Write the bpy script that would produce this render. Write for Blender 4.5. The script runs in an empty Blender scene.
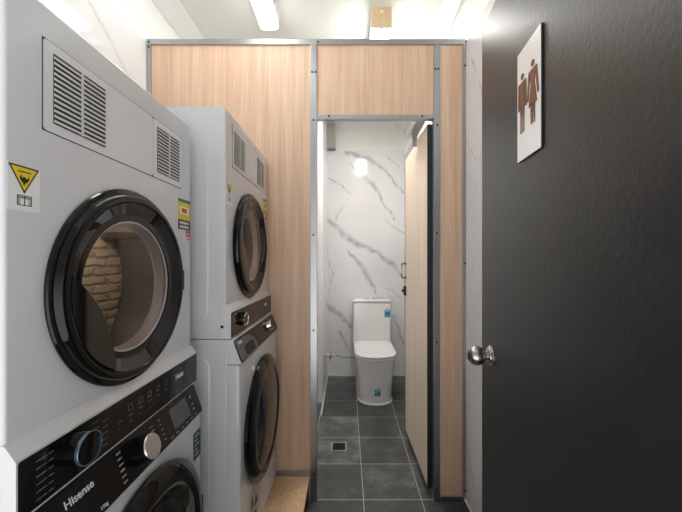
import bpy, bmesh, math, random
from mathutils import Vector, Matrix
random.seed(4)
C = bpy.context.scene.collection
PI = math.pi
sc = bpy.context.scene

# ------------------------------------------------------------------ materials
def new_mat(name):
    m = bpy.data.materials.new(name); m.use_nodes = True
    nt = m.node_tree
    return m, nt, nt.nodes['Principled BSDF']

def lin(r, g, b):
    f = lambda c: (c/255/12.92) if c/255 <= .04045 else ((c/255+.055)/1.055)**2.4
    return (f(r), f(g), f(b), 1)

def noise(nt, vec, scale, detail=3, rough=.5, dist=0):
    n = nt.nodes.new('ShaderNodeTexNoise')
    n.inputs['Scale'].default_value = scale; n.inputs['Detail'].default_value = detail
    n.inputs['Roughness'].default_value = rough; n.inputs['Distortion'].default_value = dist
    if vec is not None: nt.links.new(vec, n.inputs['Vector'])
    return n

def coords(nt, scale=(1, 1, 1)):
    tc = nt.nodes.new('ShaderNodeTexCoord')
    mp = nt.nodes.new('ShaderNodeMapping'); mp.inputs['Scale'].default_value = scale
    nt.links.new(tc.outputs['Object'], mp.inputs['Vector'])
    return mp.outputs['Vector']

def ramp(nt, fac, stops):
    r = nt.nodes.new('ShaderNodeValToRGB')
    e = r.color_ramp.elements
    while len(e) < len(stops): e.new(.5)
    for k, (p, c) in enumerate(stops): e[k].position = p; e[k].color = c
    nt.links.new(fac, r.inputs['Fac'])
    return r.outputs['Color']

def math_node(nt, op, a, b=None, c=None):
    n = nt.nodes.new('ShaderNodeMath'); n.operation = op
    for k, v in enumerate((a, b, c)):
        if v is None: continue
        if isinstance(v, (int, float)): n.inputs[k].default_value = v
        else: nt.links.new(v, n.inputs[k])
    return n.outputs[0]

def mixc(nt, fac, a, b):
    n = nt.nodes.new('ShaderNodeMix'); n.data_type = 'RGBA'
    for s, v in ((0, fac), (6, a), (7, b)):
        if isinstance(v, (int, float, tuple)): n.inputs[s].default_value = v
        else: nt.links.new(v, n.inputs[s])
    return n.outputs[2]

def bump(nt, b, h, strength=.2, dist=.01):
    n = nt.nodes.new('ShaderNodeBump'); n.inputs['Strength'].default_value = strength
    n.inputs['Distance'].default_value = dist
    nt.links.new(h, n.inputs['Height']); nt.links.new(n.outputs[0], b.inputs['Normal'])

def plain(name, col, rough=.5, metal=0, var=.03, coat=0, spec=.5, scale=6):
    m, nt, b = new_mat(name)
    n = noise(nt, coords(nt), scale, 3)
    lo = tuple(c*(1-var) for c in col[:3])+(1,); hi = tuple(min(1, c*(1+var)) for c in col[:3])+(1,)
    nt.links.new(ramp(nt, n.outputs['Fac'], [(.3, lo), (.7, hi)]), b.inputs['Base Color'])
    b.inputs['Roughness'].default_value = rough; b.inputs['Metallic'].default_value = metal
    b.inputs['Coat Weight'].default_value = coat; b.inputs['Coat Roughness'].default_value = .05
    b.inputs['Specular IOR Level'].default_value = spec
    return m

def emit(name, col, s):
    m, nt, b = new_mat(name)
    n = noise(nt, coords(nt), 3, 1)
    nt.links.new(ramp(nt, n.outputs['Fac'], [(0, col), (1, col)]), b.inputs['Emission Color'])
    b.inputs['Base Color'].default_value = col
    b.inputs['Emission Strength'].default_value = s
    return m

def wood(name, base, dark, light, rough=.45):
    m, nt, b = new_mat(name)
    a = noise(nt, coords(nt, (9, 9, .35)), 3.0, 4, .6)
    f = noise(nt, coords(nt, (120, 120, 1.6)), 3.0, 2, .6)
    s = math_node(nt, 'ADD', math_node(nt, 'MULTIPLY', a.outputs['Fac'], .6), math_node(nt, 'MULTIPLY', f.outputs['Fac'], .4))
    nt.links.new(ramp(nt, s, [(.36, dark), (.5, base), (.62, light)]), b.inputs['Base Color'])
    b.inputs['Roughness'].default_value = rough
    return m

def vein_group():
    g = bpy.data.node_groups.new('vein', 'ShaderNodeTree')
    for n_, t in (('P', 'NodeSocketVector'), ('A', 'NodeSocketVector'), ('B', 'NodeSocketVector'), ('wA', 'NodeSocketFloat'), ('wB', 'NodeSocketFloat')):
        g.interface.new_socket(n_, in_out='INPUT', socket_type=t)
    g.interface.new_socket('Mask', in_out='OUTPUT', socket_type='NodeSocketFloat')
    i = g.nodes.new('NodeGroupInput'); o = g.nodes.new('NodeGroupOutput')
    def vm(op, a, b, out=0):
        n = g.nodes.new('ShaderNodeVectorMath'); n.operation = op
        g.links.new(a, n.inputs[0])
        if b is not None: g.links.new(b, n.inputs[1])
        return n
    pa = vm('SUBTRACT', i.outputs['P'], i.outputs['A']).outputs[0]
    ba = vm('SUBTRACT', i.outputs['B'], i.outputs['A']).outputs[0]
    d1 = vm('DOT_PRODUCT', pa, ba).outputs['Value']; d2 = vm('DOT_PRODUCT', ba, ba).outputs['Value']
    t = g.nodes.new('ShaderNodeMath'); t.operation = 'DIVIDE'; t.use_clamp = True
    g.links.new(d1, t.inputs[0]); g.links.new(d2, t.inputs[1])
    sc_ = g.nodes.new('ShaderNodeVectorMath'); sc_.operation = 'SCALE'
    g.links.new(ba, sc_.inputs[0]); g.links.new(t.outputs[0], sc_.inputs['Scale'])
    df = vm('SUBTRACT', pa, sc_.outputs[0]).outputs[0]
    ln = g.nodes.new('ShaderNodeVectorMath'); ln.operation = 'LENGTH'; g.links.new(df, ln.inputs[0])
    w = g.nodes.new('ShaderNodeMix'); w.data_type = 'FLOAT'
    g.links.new(t.outputs[0], w.inputs[0]); g.links.new(i.outputs['wA'], w.inputs[2]); g.links.new(i.outputs['wB'], w.inputs[3])
    q = math_node(g, 'DIVIDE', ln.outputs['Value'], w.outputs[0])
    mr = g.nodes.new('ShaderNodeMapRange'); mr.interpolation_type = 'SMOOTHSTEP'
    g.links.new(q, mr.inputs[0]); mr.inputs[1].default_value = 0; mr.inputs[2].default_value = 1.25
    mr.inputs[3].default_value = 1; mr.inputs[4].default_value = 0
    g.links.new(mr.outputs[0], o.inputs[0])
    return g
VG = vein_group()

def marble(name, veins, base=lin(232, 233, 234), rough=.08, vein=lin(164, 166, 169)):
    """veins: list of polylines [(x,y,z,w), ...] in the object's own coordinates"""
    m, nt, b = new_mat(name)
    P = coords(nt)
    wob = noise(nt, P, 7, 4, .6)
    sub = nt.nodes.new('ShaderNodeVectorMath'); sub.operation = 'SUBTRACT'; sub.inputs[1].default_value = (.5, .5, .5)
    nt.links.new(wob.outputs['Color'], sub.inputs[0])
    scl = nt.nodes.new('ShaderNodeVectorMath'); scl.operation = 'SCALE'; scl.inputs['Scale'].default_value = .09
    nt.links.new(sub.outputs[0], scl.inputs[0])
    add = nt.nodes.new('ShaderNodeVectorMath'); add.operation = 'ADD'
    nt.links.new(P, add.inputs[0]); nt.links.new(scl.outputs[0], add.inputs[1])
    WP = add.outputs[0]
    tot = None
    for pl in veins:
        for p, q in zip(pl, pl[1:]):
            n = nt.nodes.new('ShaderNodeGroup'); n.node_tree = VG
            nt.links.new(WP, n.inputs['P'])
            n.inputs['A'].default_value = p[:3]; n.inputs['B'].default_value = q[:3]
            n.inputs['wA'].default_value = p[3]; n.inputs['wB'].default_value = q[3]
            tot = n.outputs[0] if tot is None else math_node(nt, 'MAXIMUM', tot, n.outputs[0])
    mod = noise(nt, P, 14, 4, .65)
    k = nt.nodes.new('ShaderNodeMapRange'); nt.links.new(mod.outputs['Fac'], k.inputs[0])
    k.inputs[1].default_value = .3; k.inputs[2].default_value = .62; k.inputs[3].default_value = .3; k.inputs[4].default_value = .95
    # faint background veining
    fv = noise(nt, P, 2.3, 6, .62, 1.2)
    dd = math_node(nt, 'ABSOLUTE', math_node(nt, 'SUBTRACT', fv.outputs['Fac'], .5))
    fm = nt.nodes.new('ShaderNodeMapRange'); nt.links.new(dd, fm.inputs[0])
    fm.inputs[1].default_value = 0; fm.inputs[2].default_value = .012; fm.inputs[3].default_value = .22; fm.inputs[4].default_value = 0
    cl = noise(nt, P, 1.6, 3, .5)
    fm2 = math_node(nt, 'MULTIPLY', fm.outputs[0], cl.outputs['Fac'])
    cloud = ramp(nt, cl.outputs['Fac'], [(.3, tuple(c*.93 for c in base[:3])+(1,)), (.65, base)])
    c1 = mixc(nt, fm2, cloud, lin(150, 152, 156))
    if tot is not None:
        c1 = mixc(nt, math_node(nt, 'MULTIPLY', tot, k.outputs[0]), c1, vein)
    nt.links.new(c1, b.inputs['Base Color'])
    b.inputs['Roughness'].default_value = rough
    return m

def thin_glass(name, tint, ior=1.45, rough=0.0):
    m, nt, b = new_mat(name)
    out = nt.nodes['Material Output']; nt.nodes.remove(b)
    t = nt.nodes.new('ShaderNodeBsdfTransparent'); t.inputs[0].default_value = tint
    g = nt.nodes.new('ShaderNodeBsdfGlossy'); g.inputs['Roughness'].default_value = rough
    n = noise(nt, coords(nt), 2, 1)
    nt.links.new(ramp(nt, n.outputs['Fac'], [(0, (.95, .95, .95, 1)), (1, (1, 1, 1, 1))]), g.inputs['Color'])
    f = nt.nodes.new('ShaderNodeFresnel'); f.inputs['IOR'].default_value = ior
    mx = nt.nodes.new('ShaderNodeMixShader')
    nt.links.new(f.outputs[0], mx.inputs[0]); nt.links.new(t.outputs[0], mx.inputs[1]); nt.links.new(g.outputs[0], mx.inputs[2])
    nt.links.new(mx.outputs[0], out.inputs[0])
    return m

def floor_mat():
    m, nt, b = new_mat('dark_floor_tile')
    tc = nt.nodes.new('ShaderNodeTexCoord'); sp = nt.nodes.new('ShaderNodeSeparateXYZ')
    nt.links.new(tc.outputs['Object'], sp.inputs[0])
    def dist(o, off, p):
        u = math_node(nt, 'DIVIDE', math_node(nt, 'SUBTRACT', o, off), p)
        return math_node(nt, 'MULTIPLY', math_node(nt, 'ABSOLUTE', math_node(nt, 'SUBTRACT', u, math_node(nt, 'ROUND', u))), p)
    def cell(o, off, p): return math_node(nt, 'FLOOR', math_node(nt, 'DIVIDE', math_node(nt, 'SUBTRACT', o, off), p))
    dx = dist(sp.outputs[0], .088, .31); dy = dist(sp.outputs[1], 1.7355, .3045)
    d = math_node(nt, 'MINIMUM', dx, dy)
    g = nt.nodes.new('ShaderNodeMapRange'); nt.links.new(d, g.inputs[0])
    g.inputs[1].default_value = .0012; g.inputs[2].default_value = .0026; g.inputs[3].default_value = 1; g.inputs[4].default_value = 0
    cv = nt.nodes.new('ShaderNodeCombineXYZ')
    nt.links.new(cell(sp.outputs[0], .088, .31), cv.inputs[0]); nt.links.new(cell(sp.outputs[1], 1.7355, .3045), cv.inputs[1])
    wn = nt.nodes.new('ShaderNodeTexWhiteNoise'); nt.links.new(cv.outputs[0], wn.inputs['Vector'])
    P = coords(nt)
    big = noise(nt, P, 6, 5, .65); fine = noise(nt, P, 110, 3, .8)
    s = math_node(nt, 'ADD', math_node(nt, 'MULTIPLY', big.outputs['Fac'], .45), math_node(nt, 'MULTIPLY', fine.outputs['Fac'], .4))
    s = math_node(nt, 'ADD', s, math_node(nt, 'MULTIPLY', wn.outputs['Value'], .12))
    tile = ramp(nt, s, [(.36, lin(52, 54, 54)), (.5, lin(77, 79, 79)), (.64, lin(138, 141, 140))])
    nt.links.new(mixc(nt, g.outputs[0], tile, lin(188, 188, 183)), b.inputs['Base Color'])
    b.inputs['Roughness'].default_value = .42
    bump(nt, b, fine.outputs['Fac'], .12, .002)
    return m

def door_mat():
    m, nt, b = new_mat('charcoal_door_paint')
    P = coords(nt)
    n1 = noise(nt, P, 95, 3, .55); n2 = noise(nt, P, 9, 4, .6)
    nt.links.new(ramp(nt, n2.outputs['Fac'], [(.35, lin(26, 29, 31)), (.65, lin(32, 35, 38))]), b.inputs['Base Color'])
    rr = nt.nodes.new('ShaderNodeMapRange'); nt.links.new(n2.outputs['Fac'], rr.inputs[0])
    rr.inputs[3].default_value = .32; rr.inputs[4].default_value = .40
    nt.links.new(rr.outputs[0], b.inputs['Roughness'])
    b.inputs['Specular IOR Level'].default_value = .6
    bump(nt, b, n1.outputs['Fac'], .2, .003)
    return m

def drum_back_mat():
    m, nt, b = new_mat('drum_steel_reflection_tint')
    P = coords(nt)
    br = nt.nodes.new('ShaderNodeTexBrick')
    mp = nt.nodes.new('ShaderNodeMapping'); mp.inputs['Rotation'].default_value = (0, PI/2, PI/2)
    sp = nt.nodes.new('ShaderNodeSeparateXYZ'); cb = nt.nodes.new('ShaderNodeCombineXYZ')
    w = noise(nt, P, 28, 2, .5)
    nt.links.new(P, sp.inputs[0])
    nt.links.new(math_node(nt, 'ADD', sp.outputs[1], math_node(nt, 'MULTIPLY', w.outputs['Fac'], .07)), cb.inputs[0])
    nt.links.new(math_node(nt, 'ADD', sp.outputs[2], math_node(nt, 'MULTIPLY', w.outputs['Fac'], .022)), cb.inputs[1])
    nt.links.new(cb.outputs[0], br.inputs['Vector'])
    br.inputs['Scale'].default_value = 1
    br.inputs['Brick Width'].default_value = .11; br.inputs['Row Height'].default_value = .026
    br.inputs['Mortar Size'].default_value = .007; br.inputs['Mortar Smooth'].default_value = .9
    br.inputs['Color1'].default_value = lin(226, 200, 172); br.inputs['Color2'].default_value = lin(208, 178, 148); br.inputs['Mortar'].default_value = lin(194, 164, 136)  # warm oak reflection painted into the brown tints of the steel
    nt.links.new(br.outputs['Color'], b.inputs['Base Color'])
    b.inputs['Roughness'].default_value = .38; b.inputs['Metallic'].default_value = .25
    bump(nt, b, br.outputs['Fac'], .6, -.008)
    return m

def brushed(name, col, rough=.3):
    m, nt, b = new_mat(name)
    n = noise(nt, coords(nt, (60, 60, 2)), 6, 3, .6)
    nt.links.new(ramp(nt, n.outputs['Fac'], [(.3, tuple(c*.88 for c in col[:3])+(1,)), (.7, col)]), b.inputs['Base Color'])
    b.inputs['Metallic'].default_value = 1; b.inputs['Roughness'].default_value = rough
    return m

M = dict(
    enamel=plain('white_enamel', lin(208, 209, 213), .22, var=.012, coat=.35),
    enamel_soft=plain('white_plastic', lin(214, 214, 217), .3, var=.01),
    vent=plain('white_vent_plastic', lin(206, 206, 206), .4, var=.01),
    gap=plain('dark_gap', lin(46, 47, 49), .6),
    black=plain('gloss_black', lin(12, 12, 12), .07, var=.1, spec=.3),
    console=plain('console_black', lin(15, 15, 15), .14, var=.1, spec=.28),
    drawer_grey=plain('drawer_dark_grey', lin(78, 81, 84), .35),
    dark_glass=plain('smoked_glass', lin(16, 15, 15), .05, var=.1, spec=.6),
    rubber=plain('grey_gasket', lin(196, 192, 196), .4),
    black_rubber=plain('black_rubber', lin(20, 20, 20), .6),
    steel=brushed('drum_steel', lin(205, 203, 204), .3),
    drum_dark=brushed('drum_dark_steel', lin(120, 118, 120), .3),
    chrome=brushed('chrome', lin(225, 225, 226), .12),
    dial_face=brushed('dial_face', lin(215, 214, 213), .28),
    knob_steel=brushed('knob_steel', lin(190, 184, 178), .24),
    alu=brushed('aluminium', lin(180, 180, 184), .32),
    print=plain('print_grey', lin(92, 92, 95), .5),
    print2=plain('print_pale', lin(176, 176, 178), .5),
    logo=plain('logo_silver', lin(222, 222, 224), .3),
    blue_ring=plain('blue_ring', lin(126, 156, 182), .15, metal=.8),
    display=plain('display_blue', lin(48, 62, 74), .1, coat=.5),
    drum_back=drum_back_mat(),
    lid_glass=thin_glass('porthole_glass', (.93, .92, .91, 1), ior=1.3),
    smoke_glass=thin_glass('smoked_porthole', (.30, .28, .27, 1)),
    wood=wood('oak_laminate', lin(217, 183, 156), lin(205, 167, 138), lin(226, 197, 173)),
    door_wood=wood('oak_laminate_door', lin(238, 218, 198), lin(229, 206, 184), lin(243, 227, 211)),
    black_edge=plain('black_edging', lin(30, 33, 31), .5),
    green_edge=plain('grey_green_edging', lin(108, 120, 112), .45),
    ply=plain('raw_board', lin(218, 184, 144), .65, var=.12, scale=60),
    ply_shaded=plain('plinth_side_shaded', lin(24, 24, 25), .6),
    floor=floor_mat(), door=door_mat(),
    ceramic=plain('white_ceramic', lin(236, 236, 236), .1, var=.006, coat=.4),
    seat_plastic=plain('white_seat_plastic', lin(240, 240, 240), .18, var=.006),
    paint=plain('white_paint', lin(228, 230, 226), .6, var=.012),
    ceiling=plain('ceiling_paint', lin(226, 230, 224), .6, var=.012),
    wallpaint=plain('upper_wall_paint', lin(232, 233, 229), .6, var=.012),
    grey_box=plain('grey_box_finish', lin(172, 174, 166), .6),
    white=plain('sticker_white', lin(228, 228, 229), .4), yellow=plain('sticker_yellow', lin(222, 198, 30), .4),
    green=plain('sticker_green', lin(28, 120, 68), .4), red=plain('sticker_red', lin(196, 62, 44), .4),
    ink=plain('sticker_black', lin(28, 28, 28), .45), cream=plain('sticker_cream', lin(240, 226, 190), .4),
    blue=plain('sticker_blue', lin(30, 128, 172), .35), blue2=plain('sticker_pale_blue', lin(150, 205, 225), .4),
    grey=plain('sticker_grey', lin(176, 176, 178), .4),
    sign=plain('sign_white', lin(236, 234, 233), .25), bronze=plain('bronze_mirror', lin(126, 96, 80), .12, metal=.75),
    sign_edge=plain('sign_edge', lin(36, 36, 38), .4),
    drain=plain('drain_grate_black', lin(14, 14, 14), .5), drain_frame=brushed('drain_frame', lin(190, 190, 188), .4),
    lamp=emit('lamp_diffuser', (1, .985, .96, 1), 9.0), lamp_small=emit('lamp_diffuser_cubicle', (1, .985, .94, 1), 38.0),
    drum_fill=emit('drum_fill_emitter', (1, .93, .82, 1), 30.0),
    lamp_body=plain('lamp_body_white', lin(232, 232, 230), .4),
    lamp_wood=wood('lamp_timber', lin(222, 196, 160), lin(214, 186, 150), lin(228, 204, 172)),
    grout=plain('white_silicone', lin(225, 226, 225), .4),
)

# ------------------------------------------------------------------ mesh helpers
def bx(bm, x0, x1, y0, y1, z0, z1, bev=0, seg=2):
    vs = [bm.verts.new((x, y, z)) for x in (x0, x1) for y in (y0, y1) for z in (z0, z1)]
    fs = [(0, 1, 3, 2), (4, 6, 7, 5), (0, 4, 5, 1), (2, 3, 7, 6), (0, 2, 6, 4), (1, 5, 7, 3)]
    faces = [bm.faces.new([vs[i] for i in f]) for f in fs]
    if bev:
        ed = list({e for f in faces for e in f.edges})
        bmesh.ops.bevel(bm, geom=ed, offset=bev, segments=seg, affect='EDGES', profile=.5)

def prism(bm, pts, axis, a, b):
    """closed polygon pts extruded along an axis; pts given in the two other axes, in xyz order"""
    def v(p, t):
        if axis == 'x': return (t, p[0], p[1])
        if axis == 'y': return (p[0], t, p[1])
        return (p[0], p[1], t)
    A = [bm.verts.new(v(p, a)) for p in pts]; B = [bm.verts.new(v(p, b)) for p in pts]
    n = len(pts)
    bm.faces.new(A); bm.faces.new(B[::-1])
    for i in range(n): bm.faces.new((A[i], B[i], B[(i+1) % n], A[(i+1) % n]))

def lathe(bm, prof, axis='x', c=(0, 0, 0), n=64, closed=False, capped=False):
    """prof: [(t along axis, radius)]"""
    rings = []
    for t, r in prof:
        if r < 1e-6:
            p = {'x': (c[0]+t, c[1], c[2]), 'y': (c[0], c[1]+t, c[2]), 'z': (c[0], c[1], c[2]+t)}[axis]
            rings.append([bm.verts.new(p)])
            continue
        ring = []
        for i in range(n):
            a = 2*PI*i/n; u, v = r*math.cos(a), r*math.sin(a)
            p = {'x': (c[0]+t, c[1]+u, c[2]+v), 'y': (c[0]+u, c[1]+t, c[2]+v), 'z': (c[0]+u, c[1]+v, c[2]+t)}[axis]
            ring.append(bm.verts.new(p))
        rings.append(ring)
    pairs = list(zip(rings, rings[1:]))
    if closed: pairs.append((rings[-1], rings[0]))
    for A, B in pairs:
        for i in range(n):
            j = (i+1) % n
            if len(A) == 1 and len(B) == 1: continue
            if len(A) == 1: bm.faces.new((A[0], B[i], B[j]))
            elif len(B) == 1: bm.faces.new((A[i], B[0], A[j]))
            else: bm.faces.new((A[i], B[i], B[j], A[j]))
    if capped:
        for R in (rings[0], rings[-1]):
            if len(R) > 1: bm.faces.new(R)

def loft(bm, rings, cap0=True, cap1=True):
    R = [[bm.verts.new(p) for p in r] for r in rings]
    n = len(R[0])
    for A, B in zip(R, R[1:]):
        for i in range(n): bm.faces.new((A[i], B[i], B[(i+1) % n], A[(i+1) % n]))
    if cap0: bm.faces.new(R[0][::-1])
    if cap1: bm.faces.new(R[-1])
    return R

def tube(bm, pts, r, n=10):
    P = [Vector(p) for p in pts]; rings = []
    for i, p in enumerate(P):
        d = (P[min(i+1, len(P)-1)]-P[max(i-1, 0)]).normalized()
        u = d.cross(Vector((0, 0, 1)))
        if u.length < .01: u = d.cross(Vector((0, 1, 0)))
        u.normalize(); v = d.cross(u)
        rings.append([p+u*r*math.cos(2*PI*k/n)+v*r*math.sin(2*PI*k/n) for k in range(n)])
    loft(bm, rings)

def rrect(y0, y1, z0, z1, r, k=6):
    out = []
    for cy, cz, a0 in ((y1-r, z0+r, -PI/2), (y1-r, z1-r, 0), (y0+r, z1-r, PI/2), (y0+r, z0+r, PI)):
        for i in range(k+1):
            a = a0+PI/2*i/k
            out.append((cy+r*math.cos(a), cz+r*math.sin(a)))
    return out

def obj(name, bm, mat, parent=None, sharp=35):
    bmesh.ops.recalc_face_normals(bm, faces=bm.faces)
    me = bpy.data.meshes.new(name); bm.to_mesh(me); bm.free()
    for p in me.polygons: p.use_smooth = True
    me.set_sharp_from_angle(angle=math.radians(sharp))
    me.materials.append(mat)
    o = bpy.data.objects.new(name, me); C.objects.link(o)
    if parent: o.parent = parent
    if len(me.polygons) < 4000:
        wn = o.modifiers.new('weighted', 'WEIGHTED_NORMAL'); wn.keep_sharp = True; wn.weight = 80
    return o

def merge(o, bm, mat):
    """print the strokes in bm onto o: same mesh, second material"""
    bmesh.ops.recalc_face_normals(bm, faces=bm.faces)
    me = o.data; me.materials.append(mat); k = len(me.materials)-1
    for f in bm.faces: f.material_index = k; f.smooth = False
    t = bpy.data.meshes.new('t'); bm.to_mesh(t); bm.free()
    b2 = bmesh.new(); b2.from_mesh(me); b2.from_mesh(t); b2.to_mesh(me); b2.free()
    bpy.data.meshes.remove(t)

def box(name, mat, parent, *b, bev=0, **k):
    bm = bmesh.new(); bx(bm, *b, bev=bev); return obj(name, bm, mat, parent)

def thing(name, label, cat, loc=(0, 0, 0), rz=0, group=None):
    o = bpy.data.objects.new(name, None); C.objects.link(o); o.empty_display_size = .1
    o.location = loc; o.rotation_euler = (0, 0, rz); o['label'] = label; o['category'] = cat
    if group: o['group'] = group
    return o

def struct(name, bm, mat, label=None, cat=None):
    o = obj(name, bm, mat); o['kind'] = 'structure'
    if label: o['label'] = label; o['category'] = cat
    return o

def text(name, s, size, mat, parent, M4, depth=.0004, bold=0.0):
    cu = bpy.data.curves.new(name, 'FONT'); cu.body = s; cu.size = size; cu.extrude = depth; cu.offset = bold
    t = bpy.data.objects.new(name, cu); C.objects.link(t)
    dg = bpy.context.evaluated_depsgraph_get()
    me = bpy.data.meshes.new_from_object(t.evaluated_get(dg))
    bpy.data.objects.remove(t); bpy.data.curves.remove(cu)
    me.transform(M4); me.materials.clear(); me.materials.append(mat)
    o = bpy.data.objects.new(name, me); C.objects.link(o); o.parent = parent
    return o

def face_x(x, y, z, tilt=0):
    """text frame: reads along +y, up +z, faces +x; tilt leans the top back"""
    r = Matrix(((0, 0, 1, 0), (1, 0, 0, 0), (0, 1, 0, 0), (0, 0, 0, 1)))
    return Matrix.Translation((x, y, z)) @ Matrix.Rotation(-tilt, 4, 'Y') @ r

def plate_x(bm, poly, x0, x1):
    prism(bm, poly, 'x', x0, x1)

# ------------------------------------------------------------------ camera
cam_d = bpy.data.cameras.new('camera'); cam = bpy.data.objects.new('camera', cam_d); C.objects.link(cam)
cam.location = (0, 0, 1.28); cam.rotation_euler = (PI/2, 0, 0)
cam_d.sensor_width = 36; cam_d.lens = 325/682*36
cam_d.shift_x = -6/682; cam_d.shift_y = 4/682
cam_d.clip_start = .02
sc.camera = cam

# ------------------------------------------------------------------ setting
XL, XR, YB, ZC = -1.067, .632, 3.586, 2.78
YP = 1.733                                                            # front face of the cubicle partition
TT = 2.43                                                             # top of the wall tiling
bm = bmesh.new(); bx(bm, -1.2, .8, -.35, 3.75, -.08, 0); struct('floor', bm, M['floor'])
bm = bmesh.new(); bx(bm, -1.2, .8, -.05, 3.75, ZC, ZC+.1); struct('ceiling', bm, M['ceiling'])

def px_back(x, y): return ((x-347)*YB/325, YB, 1.28+(260-y)*YB/325)
def crop_vein(pts, s=2.137, ox=315, oy=140): return [px_back(ox+x/s, oy+y/s)+(w*.0088,) for x, y, w in pts]
VB = [crop_vein(p) for p in (
    [(22, 168, 3), (45, 185, 4.5), (62, 204, 5), (92, 224, 4.5), (130, 240, 3.5), (168, 268, 3), (197, 308, 1.8)],
    [(66, 26, 3), (112, 38, 4.5), (140, 58, 3), (165, 80, 2.2), (195, 124, 1.5)],
    [(74, 48, 1.5), (95, 72, 4), (125, 95, 3.6), (146, 132, 2.5), (170, 168, 1.5)],
    [(70, 232, 1.5), (95, 265, 4.2), (115, 290, 3.8), (132, 332, 1.5)],
    [(18, 352, 4), (50, 370, 5.5), (80, 402, 4), (110, 420, 3)],
    [(168, 375, 1.2), (180, 408, 2.6), (195, 455, 1.5)],
    [(18, 78, 1), (50, 92, 1.6), (80, 118, 1)],
    [(70, 125, 1), (48, 160, 1.2), (35, 195, .8)],
    [(150, 172, .8), (176, 190, 1.4), (200, 204, .9)],
    [(140, 310, .8), (165, 322, 1.5), (196, 345, .9)],
    [(30, 250, .8), (38, 285, 1.3), (30, 330, .8)],
    [(52, 408, 2.2), (68, 432, 2), (72, 452, 1)],
    [(150, 30, .8), (180, 60, 1.2), (200, 70, .8)],
)]
bm = bmesh.new(); bx(bm, -1.2, .8, YB, YB+.1, 0, 2.487); struct('wall_back', bm, marble('marble_back', VB, rough=.13))
bm = bmesh.new(); bx(bm, -1.2, .8, YB+.004, YB+.1, 2.487, ZC); struct('wall_back_upper', bm, M['wallpaint'])

def pxr(x, y): Y = 325*XR/(x-347); return (XR, Y, 1.28+(260-y)*Y/325)
VR = [[pxr(x, y)+(w,) for x, y, w in p] for p in (
    [(467, 44, .008), (475, 70, .010), (482, 98, .006), (489, 130, .004)],
    [(466, 142, .010), (474, 153, .007), (484, 176, .004)],
    [(467, 226, .005), (471, 257, .006), (478, 296, .005), (486, 330, .003)],
    [(466, 312, .008), (473, 336, .006), (484, 358, .004)],
    [(466, 440, .008), (473, 480, .007), (478, 505, .005)],
    [(466, 390, .004), (475, 398, .005), (486, 420, .004)],
)] + [[(XR, 2.0, 2.3, .01), (XR, 2.6, 1.9, .02), (XR, 3.2, 1.2, .01)], [(XR, 2.1, 1.0, .01), (XR, 2.9, .6, .02)]]
bm = bmesh.new(); bx(bm, XR, XR+.1, .06, YB, 0, TT); struct('wall_right', bm, marble('marble_right', VR, base=lin(226, 226, 229)))
bm = bmesh.new(); bx(bm, XR+.004, XR+.1, .06, YB+.1, TT, ZC); struct('wall_right_upper', bm, M['wallpaint'])
VL = [[(XL, .95, 2.44, .006), (XL, 1.2, 2.2, .03), (XL, 1.5, 1.95, .02)], [(XL, 1.25, 2.4, .004), (XL, 1.45, 2.28, .02), (XL, 1.72, 2.05, .02)],
      [(XL, .4, 2.3, .01), (XL, .8, 2.0, .03), (XL, 1.1, 1.7, .02)], [(XL, 1.9, 2.2, .01), (XL, 2.5, 1.4, .03)]]
bm = bmesh.new(); bx(bm, XL-.1, XL, .06, YB, 0, TT); struct('wall_left', bm, marble('marble_left', VL, vein=lin(200, 201, 204)))
bm = bmesh.new(); bx(bm, XL-.1, XL-.004, .06, YB+.1, TT, ZC); struct('wall_left_upper', bm, M['wallpaint'])
# return of the entrance wall that carries the door; the rest is left open to let the world fill in
bm = bmesh.new(); bx(bm, .375, XR+.1, .06, .18, 0, ZC)
struct('wall_front', bm, M['wallpaint'])
# cornices
bm = bmesh.new(); prism(bm, [(XL-.004, 2.70), (XL+.012, 2.705), (-.975, ZC-.012), (-.97, ZC), (XL-.004, ZC)], 'y', .18, YB); struct('trim_1', bm, M['paint'])
bm = bmesh.new(); prism(bm, [(XR+.004, 2.68), (XR-.012, 2.685), (.557, ZC-.012), (.552, ZC), (XR+.004, ZC)], 'y', .18, YB); struct('trim_2', bm, M['paint'])
bm = bmesh.new(); prism(bm, [(YB, ZC-.05), (YB-.045, ZC-.01), (YB-.05, ZC), (YB, ZC)], 'x', -.3, .63); struct('trim_3', bm, M['paint'])
# tiled nib wall beside the toilet and grey box above the back tiling
VN = [[(-.33, 2.91, 2.17, .012), (-.2, 2.91, 2.12, .016)], [(-.33, 2.91, .25, .012), (-.2, 2.91, .17, .012)], [(-.217, 2.9, 1.0, .012), (-.217, 3.2, .9, .025), (-.217, 3.586, .78, .02)]]
bm = bmesh.new(); bx(bm, XL, -.217, 2.91, YB, 0, ZC); struct('wall_nib', bm, marble('marble_nib', VN, base=lin(238, 239, 239), rough=.2, vein=lin(190, 191, 194)))
bm = bmesh.new(); bx(bm, -.217, -.125, YB-.085, YB+.004, 2.487, ZC-.03); struct('trim_4', bm, M['grey_box'])
# sealant beads at the feet of the walls
bm = bmesh.new(); bx(bm, -.217, XR, YB-.012, YB, 0, .022, .004); struct('baseboard_back', bm, M['grout'])
bm = bmesh.new(); bx(bm, -.217, -.207, 2.66, YB-.012, 0, .012, .003); struct('baseboard_nib', bm, M['grout'])
bm = bmesh.new(); bx(bm, XR-.008, XR, .18, YP, 0, .01, .003); struct('baseboard_right', bm, M['grout'])

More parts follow.
